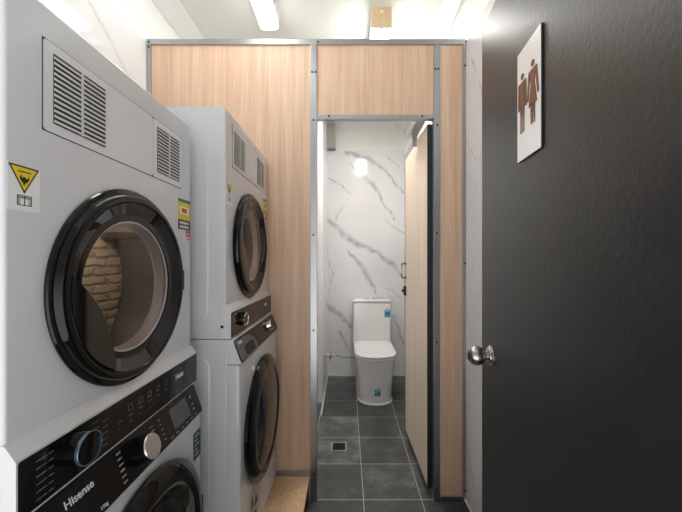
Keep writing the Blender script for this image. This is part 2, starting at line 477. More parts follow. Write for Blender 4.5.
# ------------------------------------------------------------------ partition
S = YP/325
def px_p(x, y): return ((x-347)*S, 1.28+(260-y)*S)
part = thing('toilet_partition', 'floor-standing oak laminate and aluminium partition screening the toilet cubicle', 'partition', (0, YP, 0))
def screw(parent, x, y, yo=-.006):
    X, Z = px_p(x, y); bm = bmesh.new(); lathe(bm, [(0, .0052), (-.003, .005), (-.0042, .0035), (-.0042, 0)], 'y', (X, yo, Z), 14)
    obj('screw', bm, M['ink'], parent)
def pbox(name, mat, x0, x1, y0, y1, z0, z1, bev=.0015): return box(name, mat, part, x0, x1, y0, y1, z0, z1, bev=bev)
pl = pbox('panel', M['wood'], -1.045, -.195, .004, .024, .155, 2.428, 0); pl['label'] = 'wide oak panel behind the stacked machines'
ph = pbox('panel', M['wood'], -.160, .461, .004, .024, 2.052, 2.428, 0); ph['label'] = 'oak panel above the cubicle doorway'
pr = pbox('panel', M['wood'], .494, .617, .004, .024, .02, 2.428, 0); pr['label'] = 'narrow oak panel beside the entrance door'
top = pbox('top_rail', M['alu'], XL+.001, XR-.001, -.006, .03, 2.427, 2.455)
lc = pbox('wall_channel', M['alu'], XL+.001, -1.044, -.006, .03, .14, 2.4265)
rc = pbox('wall_channel', M['alu'], .616, XR-.001, -.006, .03, .0, 2.4265)
mp_ = pbox('post', M['alu'], -.195, -.160, -.006, .034, 0, 2.4265)
rp = pbox('post', M['alu'], .461, .494, -.006, .034, 0, 2.4265)
hr = pbox('header_rail', M['alu'], -.1595, .4605, -.006, .03, 2.031, 2.053)
lr = pbox('bottom_rail', M['alu'], -1.0435, -.1955, -.006, .03, .136, .158)
rr_ = pbox('bottom_rail', M['alu'], .4945, .6155, -.006, .03, .0, .022)
for p, pts in ((top, [(149.5, 42.6), (318, 42.6), (466, 42.3)]), (lc, [(149.2, 47.6), (149.2, 160), (149.2, 330)]),
               (mp_, [(312.2, 72.5), (315.6, 72.5), (313.6, 120.5), (313.6, 235), (313.6, 330), (313.6, 473)]),
               (rp, [(435, 69.5), (438, 69.5), (437, 125.5), (436.6, 233), (436.4, 342), (436.4, 489)]),
               (hr, [(329, 116.6), (422, 116.6)]), (rc, [(464.6, 66.3), (464.6, 263.5), (464.6, 490)]), (rr_, [(443.5, 497.5)])):
    for x, y in pts: screw(p, x, y)
# rail running back over the open leaf, with its drop bracket
rail = bmesh.new(); bx(rail, .378, .424, .0305, .30, 2.040, 2.052, .002); bx(rail, .378, .383, .0305, .30, 2.03, 2.04); bx(rail, .419, .424, .0305, .30, 2.03, 2.04)
rt = thing('head_rail', 'short aluminium rail above the open cubicle door, running back from the header', 'rail', (0, YP, 0))
rl = obj('channel', rail, M['alu'], rt)
br = bmesh.new(); bx(br, .388, .416, .20, .206, 1.955, 2.034, .001); bx(br, .384, .420, .194, .2, 2.02, 2.034, .001); bx(br, .396, .408, .195, .2, 1.965, 1.975, .002)
obj('drop_bracket', br, M['alu'], rt)

# ------------------------------------------------------------------ cubicle door, standing open into the cubicle
cd = thing('cubicle_door', 'pale oak cubicle door with black edges standing open beside the toilet', 'door', (.439, 1.776, 0), math.radians(1.1))
L0 = .60
box('leaf', M['door_wood'], cd, 0, .0265, .003, L0-.003, .043, 2.012)
e = bmesh.new()
bx(e, -.0008, .0275, -.004, .0025, .036, 2.020, .001)
obj('hinge_edge', e, M['black_edge'], cd)
e = bmesh.new(); bx(e, -.0008, .0275, .0025, L0-.0028, 2.0125, 2.020, .0005); obj('top_edge', e, M['green_edge'], cd)
e = bmesh.new(); bx(e, -.0008, .0275, L0-.0025, L0+.003, .036, 2.020, .001); obj('free_edge', e, M['black_edge'], cd)
e = bmesh.new(); bx(e, -.0008, .0275, .0025, L0-.0028, .036, .0425, .0005); obj('bottom_edge', e, M['black_edge'], cd)
for z in (.25, 1.05, 1.80):
    e = bmesh.new(); lathe(e, [(-.035, .007), (-.035, .0085), (.035, .0085), (.035, .007)], 'z', (.037, .008, z), 16, capped=True); bx(e, .0277, .037, .002, .006, z-.03, z+.03)
    obj('hinge', e, M['black_edge'], cd)
pull = bmesh.new(); tube(pull, [(-.001, L0-.02, 1.152), (-.028, L0-.02, 1.152), (-.030, L0-.02, 1.158), (-.030, L0-.02, 1.248), (-.028, L0-.02, 1.254), (-.001, L0-.02, 1.254)], .0055)
obj('pull_handle', pull, M['drawer_grey'], cd)
for z in (1.152, 1.254):
    e = bmesh.new(); lathe(e, [(0, .010), (-.006, .009), (-.0062, .0)], 'x', (-.0009, L0-.02, z), 16); obj('handle_boss', e, M['black_edge'], cd)
e = bmesh.new(); bx(e, -.018, -.0009, L0-.034, L0-.004, 1.024, 1.092, .003); lathe(e, [(0, .012), (-.012, .010), (-.013, 0)], 'x', (-.018, L0-.019, 1.058), 18)
obj('latch', e, M['black_edge'], cd)

# ------------------------------------------------------------------ drain, plinth
dr = thing('floor_drain', 'small square floor drain with black grate in the dark tiles', 'drain', (-.055, 2.226, 0))
f = bmesh.new()
for a in ((-.052, .052, -.052, -.044), (-.052, .052, .044, .052), (-.052, -.044, -.044, .044), (.044, .052, -.044, .044)): bx(f, *a, .0002, .004)
obj('frame', f, M['drain_frame'], dr)
g = bmesh.new(); bx(g, -.0435, .0435, -.0435, .0435, .0002, .0012)
for k in range(6): bx(g, -.042, .042, -.0385+k*.0145, -.0345+k*.0145, .0012, .003)
obj('grate', g, M['drain'], dr)

pt = thing('plinth', 'low raw timber board plinth under the far washing machine', 'plinth', (-.6, 1.42, 0))
box('side_board', M['ply_shaded'], pt, -.45, .397, -.305, .306, 0, .112)  # near-black colour paints the shade on the side face
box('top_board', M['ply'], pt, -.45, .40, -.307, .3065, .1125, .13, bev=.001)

# ------------------------------------------------------------------ laundry machines (front faces +x, left to right runs along +y)
def angles_for(y0, y1, z0, z1, yc, zc, n=72):
    a = [2*PI*i/n for i in range(n)]
    for y in (y0, y1):
        for z in (z0, z1):
            t = math.atan2(z-zc, y-yc) % (2*PI)
            k = min(range(len(a)), key=lambda i: abs(a[i]-t)); a[k] = t
    return sorted(a)
def rect_hit(a, y0, y1, z0, z1, yc, zc):
    c, s = math.cos(a), math.sin(a); t = 1e9
    if c > 1e-9: t = min(t, (y1-yc)/c)
    if c < -1e-9: t = min(t, (y0-yc)/c)
    if s > 1e-9: t = min(t, (z1-zc)/s)
    if s < -1e-9: t = min(t, (z0-zc)/s)
    return (yc+c*t, zc+s*t)
def case_with_hole(bm, xb, xf, y0, y1, z0, z1, yc, zc, r, rad=.012, depth=.05):
    A = angles_for(y0, y1, z0, z1, yc, zc)
    rings = []
    def rect_ring(x, ins): return [(x,)+rect_hit(a, y0+ins, y1-ins, z0+ins, z1-ins, yc, zc) for a in A]
    rings.append(rect_ring(xb, 0)); rings.append(rect_ring(xf-rad, 0))
    for k in (1, 2, 3):
        q = PI/2*k/3
        rings.append(rect_ring(xf-rad+rad*math.sin(q), rad*(1-math.cos(q))))
    for x in (xf, xf-depth): rings.append([(x, yc+r*math.cos(a), zc+r*math.sin(a)) for a in A])
    R = [[bm.verts.new(p) for p in ring] for ring in rings]
    n = len(A)
    for P, Q in zip(R, R[1:]):
        for i in range(n): bm.faces.new((P[i], Q[i], Q[(i+1) % n], P[(i+1) % n]))
    bm.faces.new(R[0][::-1])

def dashes(bm, x, rows, tilt=0, z0=0):
    """rows: (y0, y1, z, h) thin legend strokes on a console"""
    for y0, y1, z, h in rows: bx(bm, x-tilt*(z-z0), x-tilt*(z-z0)+.0006, y0, y1, z, z+h)

def grille(parent, xf, y0, y1, z0, z1, n=13):
    b = bmesh.new(); w = (z1-z0)/n; ym = (y0+y1)/2
    for k in range(n):
        z = z0+w*(k+.18); bb = w*.5
        for a, c in ((y0, ym-.0018), (ym+.0018, y1)):
            prism(b, [(xf+.0024, z), (xf+.0046, z-.0008), (xf+.0046, z+bb*.62), (xf+.0024, z+bb)], 'y', a, c)
    bx(b, xf+.0022, xf+.0046, ym-.0018, ym+.0018, z0, z1)
    g_ = obj('vent_grille', b, M['vent'], parent)
    box('vent_recess', M['gap'], g_, xf+.0016, xf+.0024, y0-.001, y1+.001, z0-.001, z1+.001, bev=0)
    return g_

def warning_label(parent, xf, y0, y1, z0, z1):
    W = y1-y0; H = z1-z0
    b = bmesh.new(); bx(b, xf, xf+.0004, y0, y1, z0, z1); w = obj('warning_label', b, M['white'], parent)
    ty0, ty1, tz1, tz0 = y0+.02*W, y1-.04*W, z1-.02*H, z1-.62*H
    def tri(ins, a, c, name, mat):
        cy, cz = (ty0+ty1)/2, tz1-(tz1-tz0)*.36
        s = 1-ins
        pts = [(cy+(p[0]-cy)*s, cz+(p[1]-cz)*s) for p in ((ty0, tz1), (ty1, tz1), ((ty0+ty1)/2, tz0))]
        b = bmesh.new(); prism(b, pts, 'x', xf+a, xf+c); obj(name, b, mat, w)
    tri(0, .0004, .0007, 'triangle_border', M['ink']); tri(.17, .0007, .001, 'triangle', M['yellow'])
    b = bmesh.new(); cy = (ty0+ty1)/2
    zt = tz1-.14*H
    bx(b, xf+.001, xf+.0013, cy-.2*W, cy+.2*W, zt, zt+.025*H)
    flame = [(-.09, -.06), (-.15, -.13), (-.13, -.22), (-.06, -.27), (-.02, -.36), (.03, -.28), (.10, -.24), (.15, -.15), (.10, -.06), (.11, -.14), (.05, -.17), (.03, -.12), (-.04, -.12), (-.08, -.16), (-.10, -.12)]
    prism(b, [(cy+p[0]*W, zt+p[1]*H*.8) for p in flame], 'x', xf+.001, xf+.0013)
    obj('flame_symbol', b, M['ink'], w)
    b = bmesh.new(); cz0, cz1 = z0+.08*H, z0+.34*H
    bx(b, xf+.0004, xf+.0007, cy-.22*W, cy+.22*W, cz0+.04*H, cz1); cb = obj('cabinet_symbol', b, M['grey'], w)
    b = bmesh.new(); t = .012*W*2
    for yy in (cy-.22*W, cy-.01*W, cy+.20*W): bx(b, xf+.0007, xf+.001, yy, yy+t, cz0+.04*H, cz1)
    for zz in (cz0+.04*H, cz1-.012*H, cz1-.06*H): bx(b, xf+.0007, xf+.001, cy-.22*W, cy+.22*W, zz, zz+.016*H)
    obj('cabinet_outline', b, M['ink'], w)
    b = bmesh.new(); bx(b, xf+.0007, xf+.0009, cy-.12*W, cy-.02*W, cz0+.06*H, cz1-.07*H); bx(b, xf+.0007, xf+.0009, cy+.02*W, cy+.12*W, cz0+.06*H, cz1-.07*H)
    obj('cabinet_door_symbol', b, M['white'], w)

def energy_label(parent, xf, y0, y1, zt, h=.095):
    W = y1-y0
    b = bmesh.new(); bx(b, xf, xf+.0004, y0, y1, zt-h*.68, zt); w = obj('energy_label', b, M['yellow'], parent)
    def p(n, m, a, c, d, e_, k=0): box(n, M[m], w, xf+.0004+k*.0003, xf+.0007+k*.0003, y0+a*W, y0+c*W, zt-e_*h, zt-d*h)
    p('green_band', 'green', 0, 1, 0, .1)
    p('cream_field', 'cream', .12, .88, .24, .5)
    p('red_number', 'red', .28, .7, .30, .44, 1)
    bf = box('black_field', M['ink'], w, xf, xf+.0004, y0, y1, zt-h, zt-h*.685)
    b = bmesh.new()
    for r, zz in enumerate((.74, .87)):
        for k in range(5): bx(b, xf+.0004, xf+.0007, y0+(.14+k*.15)*W, y0+(.25+k*.15)*W, zt-h*(zz+.08), zt-h*zz)
    merge(bf, b, M['white'])
    b = bmesh.new(); prism(b, [(y0+p_*W, zt-h*q) for p_, q in ((.62, 1.04), (1, 1.0), (1, 1.22), (.84, 1.36), (.7, 1.22))], 'x', xf, xf+.0004)
    r = obj('red_tick', b, M['red'], w)
    b = bmesh.new()
    for q in (1.1, 1.22): bx(b, xf+.0004, xf+.0006, y0+.76*W, y0+.9*W, zt-h*(q+.05), zt-h*q)
    obj('tick_symbol', b, M['cream'], r)

def side_emboss(parent, yside, x0, x1, z0, z1, r=.04):
    out = rrect(x0, x1, z0, z1, r); inn = rrect(x0+.006, x1-.006, z0+.006, z1-.006, r-.006)
    b = bmesh.new()
    loft(b, [[(p[0], yside+.001, p[1]) for p in out], [(p[0], yside-.0005, p[1]) for p in out], [(p[0], yside-.004, p[1]) for p in inn]])
    return obj('side_pressing', b, M['enamel'], parent)

def dryer(loc, D, W, H, label, dial):
    t = thing('clothes_dryer', label, 'clothes dryer', loc, 0, 'front-loading clothes dryers at the top of the stacks')
    xf = D/2; w = W/2; yc, zc = -.006, .338
    b = bmesh.new(); case_with_hole(b, -xf, xf, -w, w, .001, H, yc, zc, .151, .006, .03); obj('body', b, M['enamel'], t, 50)
    # flared foot of the front that carries the console
    b = bmesh.new(); prism(b, [(xf-.014, .0), (xf+.0175, .0), (xf+.0185, .004), (xf+.0185, .0925), (xf+.016, .0965), (xf+.0002, .1185), (xf-.014, .1185)], 'y', -w-.0007, w+.0007)
    h = obj('console_housing', b, M['enamel_soft'], t)
    b = bmesh.new(); plate_x(b, rrect(-w+.002, w-.002, .004, .0915, .004), xf+.0185, xf+.0205); co = obj('console', b, M['console'], t)
    # vent covers
    z0, z1 = .6205, .776
    box('vent_gap', M['gap'], t, xf, xf+.0008, -.2305, .2285, z0-.0015, z1+.0015)
    for a, c, lab in ((-.229, .0805, 'wide'), (.082, .227, 'narrow')):
        b = bmesh.new(); plate_x(b, rrect(a, c, z0, z1, .006, 3), xf+.0008, xf+.0016); cov = obj('vent_cover', b, M['enamel_soft'], t)
        grille(cov, xf, a+.019, a+.139 if lab == 'wide' else c-.0115, z0+.0175, z1-.0175)
    # door
    n = 96; cc = (xf, yc, zc)
    b = bmesh.new()
    lathe(b, [(.0005, .152), (.0005, .220), (.002, .2235), (.006, .2245), (.009, .2225), (.0098, .217), (.010, .214), (.018, .2115), (.0215, .208), (.023, .204), (.0225, .197), (.020, .194), (.008, .190), (.008, .152)], 'x', cc, n, closed=True)
    d = obj('door', b, M['black'], t)
    b = bmesh.new(); lathe(b, [(.0205, .1935), (.019, .191), (.008, .167), (.002, .156), (-.002, .155), (-.002, .1535), (.0195, .1935)], 'x', cc, n, closed=True)
    obj('glass_surround', b, M['dark_glass'], d)
    b = bmesh.new(); lathe(b, [(.001, .1545), (.006, .135), (.011, .09), (.014, .045), (.015, 0)], 'x', cc, n); obj('porthole_glass', b, M['lid_glass'], d)
    b = bmesh.new(); lathe(b, [(.004, .1525), (.004, .148), (-.012, .145), (-.027, .143), (-.030, .146), (-.030, .1505), (.004, .1525)], 'x', cc, n); obj('gasket', b, M['rubber'], t)
    # grip recess plate at the lower left of the ring
    pts = []
    a0, a1 = math.radians(170), math.radians(246)
    for k in range(15):
        a = a0+(a1-a0)*k/14; pts.append((yc+.1905*math.cos(a), zc+.1905*math.sin(a)))
    P0, P1 = pts[-1], pts[0]
    for k in range(1, 12):
        u = k/12; bow = .026*math.sin(PI*u)
        dx, dz = P1[0]-P0[0], P1[1]-P0[1]; l = math.hypot(dx, dz)
        pts.append((P0[0]+dx*u+dz/l*bow*1, P0[1]+dz*u-dx/l*bow*1))
    b = bmesh.new(); plate_x(b, pts, xf+.0195, xf+.0220); obj('door_grip', b, M['dark_glass'], d)
    b = bmesh.new(); bx(b, xf+.006, xf+.022, yc+.2090, yc+.2145, zc-.03, zc+.03, .003); obj('hinge_cover', b, M['black_rubber'], d)
    # drum
    b = bmesh.new(); lathe(b, [(-.0305, .146), (-.0315, .255), (-.20, .255)], 'x', cc, n); dm = obj('drum', b, M['drum_dark'], t)
    b = bmesh.new()
    lathe(b, [(-.198, .2545), (-.197, .2), (-.193, .1), (-.19, 0)], 'x', cc, n)
    obj('drum_back', b, M['drum_back'], dm)
    b = bmesh.new(); lathe(b, [(0, .03), (-.006, .028), (-.008, 0)], 'x', (xf-.036, yc, zc+.205), 24); obj('drum_fill', b, M['drum_fill'], dm)  # added unseen emitter that brightens the drum back
    for k in range(3):
        a = math.radians(40+120*k); b = bmesh.new()
        r0, r1 = .254, .205
        q = [(yc+r0*math.cos(a-.2), zc+r0*math.sin(a-.2)), (yc+r1*math.cos(a-.05), zc+r1*math.sin(a-.05)), (yc+r1*math.cos(a+.05), zc+r1*math.sin(a+.05)), (yc+r0*math.cos(a+.2), zc+r0*math.sin(a+.2))]
        prism(b, q, 'x', xf-.06, xf-.188); obj('drum_vane', b, M['drum_dark'], dm)
    # dial
    xc = xf+.0205
    if dial == 'ring':
        b = bmesh.new(); lathe(b, [(0, .0285), (.024, .0285), (.0275, .027), (.028, 0)], 'x', (xc, -.19, .058), 48); k_ = obj('dial', b, M['black'], t)
        b = bmesh.new(); lathe(b, [(.024, .0287), (.0285, .0295), (.030, .029), (.030, .0272), (.028, .027)], 'x', (xc, -.19, .058), 48, closed=True); obj('dial_ring', b, M['blue_ring'], k_)
    else:
        b = bmesh.new(); lathe(b, [(0, .025), (.016, .024), (.019, .0225)], 'x', (xc, -.186, .052), 40, capped=True); k_ = obj('dial', b, M['black'], t)
        b = bmesh.new(); lathe(b, [(.0165, .0242), (.0195, .0243), (.021, .023), (.0205, .021), (.019, .0205)], 'x', (xc, -.186, .052), 40); obj('dial_ring', b, M['chrome'], k_)
        b = bmesh.new(); lathe(b, [(.0191, .0165), (.0205, .016), (.0206, 0)], 'x', (xc, -.186, .052), 40); obj('dial_cap', b, M['black'], k_)
    # console legends
    b = bmesh.new(); rows = []
    for k in range(6): rows += [(-.262, -.244, .014+k*.0125, .0018), (-.240, -.232, .014+k*.0125, .0018)]
    for k in range(6): rows += [(-.148, -.132, .016+k*.0125, .0018)]
    for k in range(5): rows += [(-.122, -.108, .02+k*.0125, .0016)]
    for k in range(6): rows += [(-.08+k*.036, -.064+k*.036, .045, .0018), (-.075+k*.036, -.069+k*.036, .030, .0014)]
    rows += [(-.16, -.157, .010, .003), (.155, .235, .016, .0016)]
    dashes(b, xc, rows)
    for k in range(6):
        y0 = -.08+k*.036
        for rr2 in ((0, .014, 0, .0012), (0, .014, .013, .0142), (0, .0012, 0, .0142), (.0128, .014, 0, .0142)):
            if k >= 1: bx(b, xc, xc+.0006, y0+rr2[0], y0+rr2[1], .056+rr2[2], .056+rr2[3])
    merge(co, b, M['print'] if dial == 'ring' else M['drawer_grey'])
    text('brand_lettering', 'Haier', .021, M['logo'], co, face_x(xc+.0003, .158, .052), bold=.0002)
    # stickers
    warning_label(t, xf+.0002, -.287, -.234, .476, .549)
    energy_label(t, xf+.0002, .212, .286 if dial == 'ring' else .280, .589)
    side_emboss(t, -w, -xf+.03, xf-.06, .06, H-.045)
    b = bmesh.new(); lathe(b, [(0, .006), (-.004, .005), (-.0045, 0)], 'y', (xf-.012, -w, .043), 16); obj('side_plug', b, M['ink'], t)
    return t

def washer(loc, D, W, H, label, style, zc):
    t = thing('washing_machine', label, 'washing machine', loc, 0, 'front-loading washing machines at the foot of the stacks')
    xf = D/2; w = W/2; yc = -.002; zt = .785
    box('body', M['enamel'], t, -xf, xf-.0455, -w+.001, w-.001, .012, H-.001, bev=.006)
    for sx in (-1, 1):
        for sy in (-1, 1):
            b = bmesh.new(); lathe(b, [(0, .022), (.006, .022), (.013, .015)], 'z', (sx*(xf-.08), sy*(w-.06), 0), 20, capped=True); obj('foot', b, M['black_rubber'], t)
    b = bmesh.new(); case_with_hole(b, xf-.045, xf, -w, w, .012, zt-.003, yc, zc, .168, .012, .04); obj('front_panel', b, M['enamel'], t, 50)
    # console leans back towards its top
    ztop = H-.003
    x_b, x_t = xf+.004, xf-.026
    b = bmesh.new(); prism(b, [(xf-.045, zt), (x_b-.004, zt), (x_b, zt+.004), (x_t+.001, ztop-.004), (x_t-.004, ztop), (xf-.045, ztop)], 'y', -w, w); obj('console_housing', b, M['enamel_soft'], t)
    tl = (x_b-x_t)/(ztop-zt-.008); za = zt+.004
    def slab(name, mat, y0, y1, z0, z1, d0, d1, parent, rad=.004):
        pl_ = rrect(y0, y1, z0, z1, rad, 4); b = bmesh.new()
        loft(b, [[(x_b-tl*(p[1]-za)+d, p[0], p[1]) for p in pl_] for d in (d0, d1)]); return obj(name, b, mat, parent)
    co = slab('console', M['console'], -w+.003, w-.003, zt+.003, ztop-.004, .0, .002, t, .008)
    X = lambda z, d=.002: x_b-tl*(z-za)+d
    ang = math.atan(tl)
    if style == 'silver':
        dw = slab('detergent_drawer', M['console'], -w+.006, -.09, zt+.006, ztop-.007, .002, .0032, t)
        text('brand_lettering', 'Hisense', .0205, M['logo'], dw, face_x(X(.842, .0034), -.213, .842, ang), bold=.0003)
        text('load_lettering', '11kg', .010, M['logo'], dw, face_x(X(.795, .0034), -.152, .795, ang))
        ky, kz = -.010, .830
        Mx = Matrix.Translation((X(kz), ky, kz)) @ Matrix.Rotation(-ang, 4, 'Y')
        b = bmesh.new(); lathe(b, [(0, .031), (.026, .030), (.029, .0285)], 'x', n=48, capped=True); b.transform(Mx); k_ = obj('dial', b, M['black'], t)
        b = bmesh.new(); lathe(b, [(.029, .029), (.0315, .0275), (.032, 0)], 'x', n=48); b.transform(Mx); obj('dial_face', b, M['dial_face'], k_)
        ds = slab('display', M['display'], .128, .218, zt+.02, ztop-.018, .002, .0028, co)
        b = bmesh.new(); rows = []
        for k in range(6): rows += [(-.084+k*.001, -.072+k*.001, .800+k*.0115, .003)]
        for k in range(6): rows += [(.038, .052, .803+k*.0105, .002)]
        for k in range(5): rows += [(.075, .083, .806+k*.0125, .0016)]
        for k in range(6): rows += [(.10+k*.027, .114+k*.027, .7955, .0018)]
        rows += [(.236, .244, .846, .007), (.238, .246, .826, .004), (.236, .246, .812, .003)]
        for y0, y1, z, h in rows:
            bx(b, X(z), X(z)+.0007, y0, y1, z, z+h)
        merge(co, b, M['print2'])
        b = bmesh.new(); plate_x(b, rrect(w-.055, w-.006, .648, .735, .006), xf+.0002, xf+.0006); lb = obj('rating_label', b, M['ink'], t)
        b = bmesh.new()
        for k in range(5): bx(b, xf+.0006, xf+.0009, w-.047, w-.047+(.018 if k % 2 else .028), .662+k*.0145, .666+k*.0145)
        merge(lb, b, M['blue2'])
    else:
        pl_ = [(-w+.008, zt+.008), (-.075, zt+.008), (-.078, zt+.03), (-.095, zt+.052), (-.125, ztop-.02), (-.165, ztop-.01), (-w+.008, ztop-.01)]
        b = bmesh.new(); loft(b, [[(X(p[1], d), p[0], p[1]) for p in pl_] for d in (.002, .0045)]); dw = obj('detergent_drawer', b, M['drawer_grey'], t)
        slab('drawer_handle', M['black_rubber'], -.225, -.115, zt+.012, zt+.046, .0045, .0055, dw)
        text('brand_lettering', 'Haier', .018, M['logo'], dw, face_x(X(.846, .0048), -.265, .846, ang), bold=.0002)
        ky, kz = .155, .832
        Mx = Matrix.Translation((X(kz), ky, kz)) @ Matrix.Rotation(-ang, 4, 'Y')
        b = bmesh.new(); lathe(b, [(0, .028), (.004, .027), (.018, .024), (.021, .022)], 'x', n=48, capped=True); b.transform(Mx); k_ = obj('dial', b, M['chrome'], t)
        b = bmesh.new(); lathe(b, [(.0212, .018), (.0225, .017), (.0226, 0)], 'x', n=48); b.transform(Mx); obj('dial_face', b, M['black'], k_)
        b = bmesh.new()
        for k in range(6):
            z = .815; bx(b, X(z), X(z)+.0007, -.045+k*.026, -.032+k*.026, z, z+.002)
            bx(b, X(z+.014), X(z+.014)+.0007, -.042+k*.026, -.036+k*.026, z+.014, z+.018)
        merge(co, b, M['print'])
        b = bmesh.new(); plate_x(b, rrect(-.19, -.04, .05, .24, .008), xf+.0002, xf+.0006); lb = obj('instruction_label', b, M['grey'], t)
        b = bmesh.new()
        for q in ([(-.15, .225), (-.13, .17), (-.17, .17)], [(-.10, .2), (-.07, .15), (-.12, .15)], [(-.14, .15), (-.08, .12), (-.15, .09)]): plate_x(b, q, xf+.0006, xf+.0009)
        merge(lb, b, M['ink'])
        b = bmesh.new(); plate_x(b, rrect(.215, .272, .095, .19, .004), xf+.0002, xf+.0006); lb = obj('energy_label', b, M['blue'], t)
        b = bmesh.new(); bx(b, xf+.0006, xf+.0009, .225, .262, .11, .135); bx(b, xf+.0006, xf+.0009, .225, .262, .15, .16); merge(lb, b, M['white'])
    n = 96; cc = (xf, yc, zc)
    b = bmesh.new()
    lathe(b, [(.0005, .17), (.0005, .250), (.006, .255), (.014, .255), (.021, .250), (.028, .238), (.033, .222), (.033, .205), (.029, .195), (.016, .172), (.016, .17)], 'x', cc, n, closed=True)
    d = obj('door', b, M['black'], t)
    b = bmesh.new(); lathe(b, [(.028, .1945), (.031, .17), (.036, .11), (.039, .05), (.0395, 0)], 'x', cc, n); obj('door_glass', b, M['smoke_glass'], d)
    b = bmesh.new(); bx(b, xf+.012, xf+.027, yc+.228, yc+.249, zc-.035, zc+.035, .004); obj('door_catch', b, M['black_rubber'], d)
    b = bmesh.new(); lathe(b, [(.0, .1685), (-.01, .166), (-.05, .160), (-.09, .165)], 'x', cc, n); obj('gasket', b, M['rubber'], t)
    b = bmesh.new(); lathe(b, [(-.091, .166), (-.093, .235), (-.40, .235), (-.42, .2), (-.43, 0)], 'x', cc, n); dm = obj('drum', b, M['steel'], t)
    for k in range(3):
        a = math.radians(20+120*k); b = bmesh.new()
        q = [(yc+.234*math.cos(a-.2), zc+.234*math.sin(a-.2)), (yc+.18*math.cos(a-.05), zc+.18*math.sin(a-.05)), (yc+.18*math.cos(a+.05), zc+.18*math.sin(a+.05)), (yc+.234*math.cos(a+.2), zc+.234*math.sin(a+.2))]
        prism(b, q, 'x', xf-.12, xf-.39); obj('drum_vane', b, M['steel'], dm)
    side_emboss(t, -w+.001, -xf+.03, xf-.105, .08, H-.065)
    return t

NX, FX = -.515, -.424
D = .525
dryer((NX-D/2, .779, .8816), D, .582, .836, 'white clothes dryer nearest the camera, blue-ringed dial, on the nearer washing machine', 'ring')
dryer((FX-D/2, 1.43, 1.0035), D, .59, .811, 'white clothes dryer with a chrome dial, farther stack against the wooden partition', 'chrome')
washer((-.48-.28, .78, 0), .56, .58, .881, 'white washing machine nearest the camera with a silver dial on a slanted black console', 'silver', .508)
washer((-.374-.288, 1.43, .13), .576, .59, .873, 'white washing machine with a grey detergent drawer, on the low timber plinth', 'drawer', .475)

# ------------------------------------------------------------------ toilet
TX = .26
tz = thing('toilet', 'white close-coupled toilet with closed lid against the marble back wall', 'toilet', (TX, 3.2, 0))
def dring(a, f, bk, z, rb=.03):
    """plan outline: straight back, parallel sides, rounded front (towards -y)"""
    f -= 3.2; bk -= 3.2
    pts = []
    ym = f+a*1.05
    for k in range(25):
        q = PI+PI*k/24
        c, s = math.cos(q), math.sin(q); e_ = .86
        pts.append((a*math.copysign(abs(c)**e_, c), ym+a*1.05*math.copysign(abs(s)**e_, s), z))
    for k in range(6):
        q = PI/2*k/5; pts.append((a-rb+rb*math.cos(q), bk-rb+rb*math.sin(q), z))
    for k in range(6):
        q = PI/2+PI/2*k/5; pts.append((-a+rb+rb*math.cos(q), bk-rb+rb*math.sin(q), z))
    return pts
b = bmesh.new()
loft(b, [dring(.150, 2.872, 3.58, 0), dring(.151, 2.869, 3.58, .02), dring(.156, 2.860, 3.58, .12), dring(.166, 2.845, 3.58, .24), dring(.178, 2.825, 3.58, .34), dring(.184, 2.812, 3.58, .385), dring(.183, 2.813, 3.58, .4), dring(.176, 2.82, 3.575, .404)])
pan = obj('pan', b, M['ceramic'], tz, 50)
b = bmesh.new(); loft(b, [dring(.160, 2.857, 3.575, 0), dring(.160, 2.857, 3.575, .005), dring(.149, 2.874, 3.57, .014)]); obj('base_sealant', b, M['grout'], pan)
b = bmesh.new(); loft(b, [dring(.165, 2.83, 3.34, .405), dring(.165, 2.83, 3.34, .4305)]); obj('seat_buffer_gap_shade', b, M['drawer_grey'], tz)  # dark grey paints the shade in the gaps around the seat
b = bmesh.new(); loft(b, [dring(.183, 2.806, 3.36, .4085), dring(.190, 2.796, 3.362, .411), dring(.190, 2.796, 3.362, .419), dring(.187, 2.80, 3.36, .421)]); obj('seat', b, M['seat_plastic'], tz, 50)
b = bmesh.new(); loft(b, [dring(.184, 2.803, 3.364, .430), dring(.191, 2.795, 3.366, .4315), dring(.192, 2.794, 3.366, .438), dring(.187, 2.799, 3.364, .446), dring(.17, 2.82, 3.35, .449)]); obj('lid', b, M['seat_plastic'], tz, 50)
b = bmesh.new(); bx(b, -.199, .199, .175, .38, .405, .834, .018, 4); cis = obj('cistern', b, M['ceramic'], tz, 50)
b = bmesh.new(); bx(b, -.203, .203, .170, .381, .836, .868, .010, 3); cl = obj('cistern_lid', b, M['ceramic'], tz, 50)
b = bmesh.new()
loft(b, [[(.055*math.cos(a)*s, .275+.02*math.sin(a)*s, z) for a in [2*PI*i/32 for i in range(32)]] for s, z in ((1, .868), (1, .874), (.9, .877))]); obj('flush_button', b, M['chrome'], cl)
def water_label(parent, y, x0, z0, s=1):
    b = bmesh.new(); bx(b, x0, x0+.052*s, y-.0008, y-.0002, z0, z0+.07*s); l = obj('water_rating_label', b, M['blue'], parent)
    b = bmesh.new()
    pts = [(x0+.004, z0+.052*s), (x0+.014*s, z0+.064*s), (x0+.03*s, z0+.068*s), (x0+.047*s, z0+.066*s), (x0+.047*s, z0+.056*s), (x0+.028*s, z0+.054*s), (x0+.016*s, z0+.046*s)]
    prism(b, pts, 'y', y-.0012, y-.0008); bx(b, x0+.008*s, x0+.044*s, y-.0011, y-.0008, z0+.008*s, z0+.014*s); merge(l, b, M['blue2'])
    b = bmesh.new(); bx(b, x0+.02*s, x0+.034*s, y-.0008, y-.0002, z0+.078*s, z0+.086*s); obj('maker_mark', b, M['red'], l)
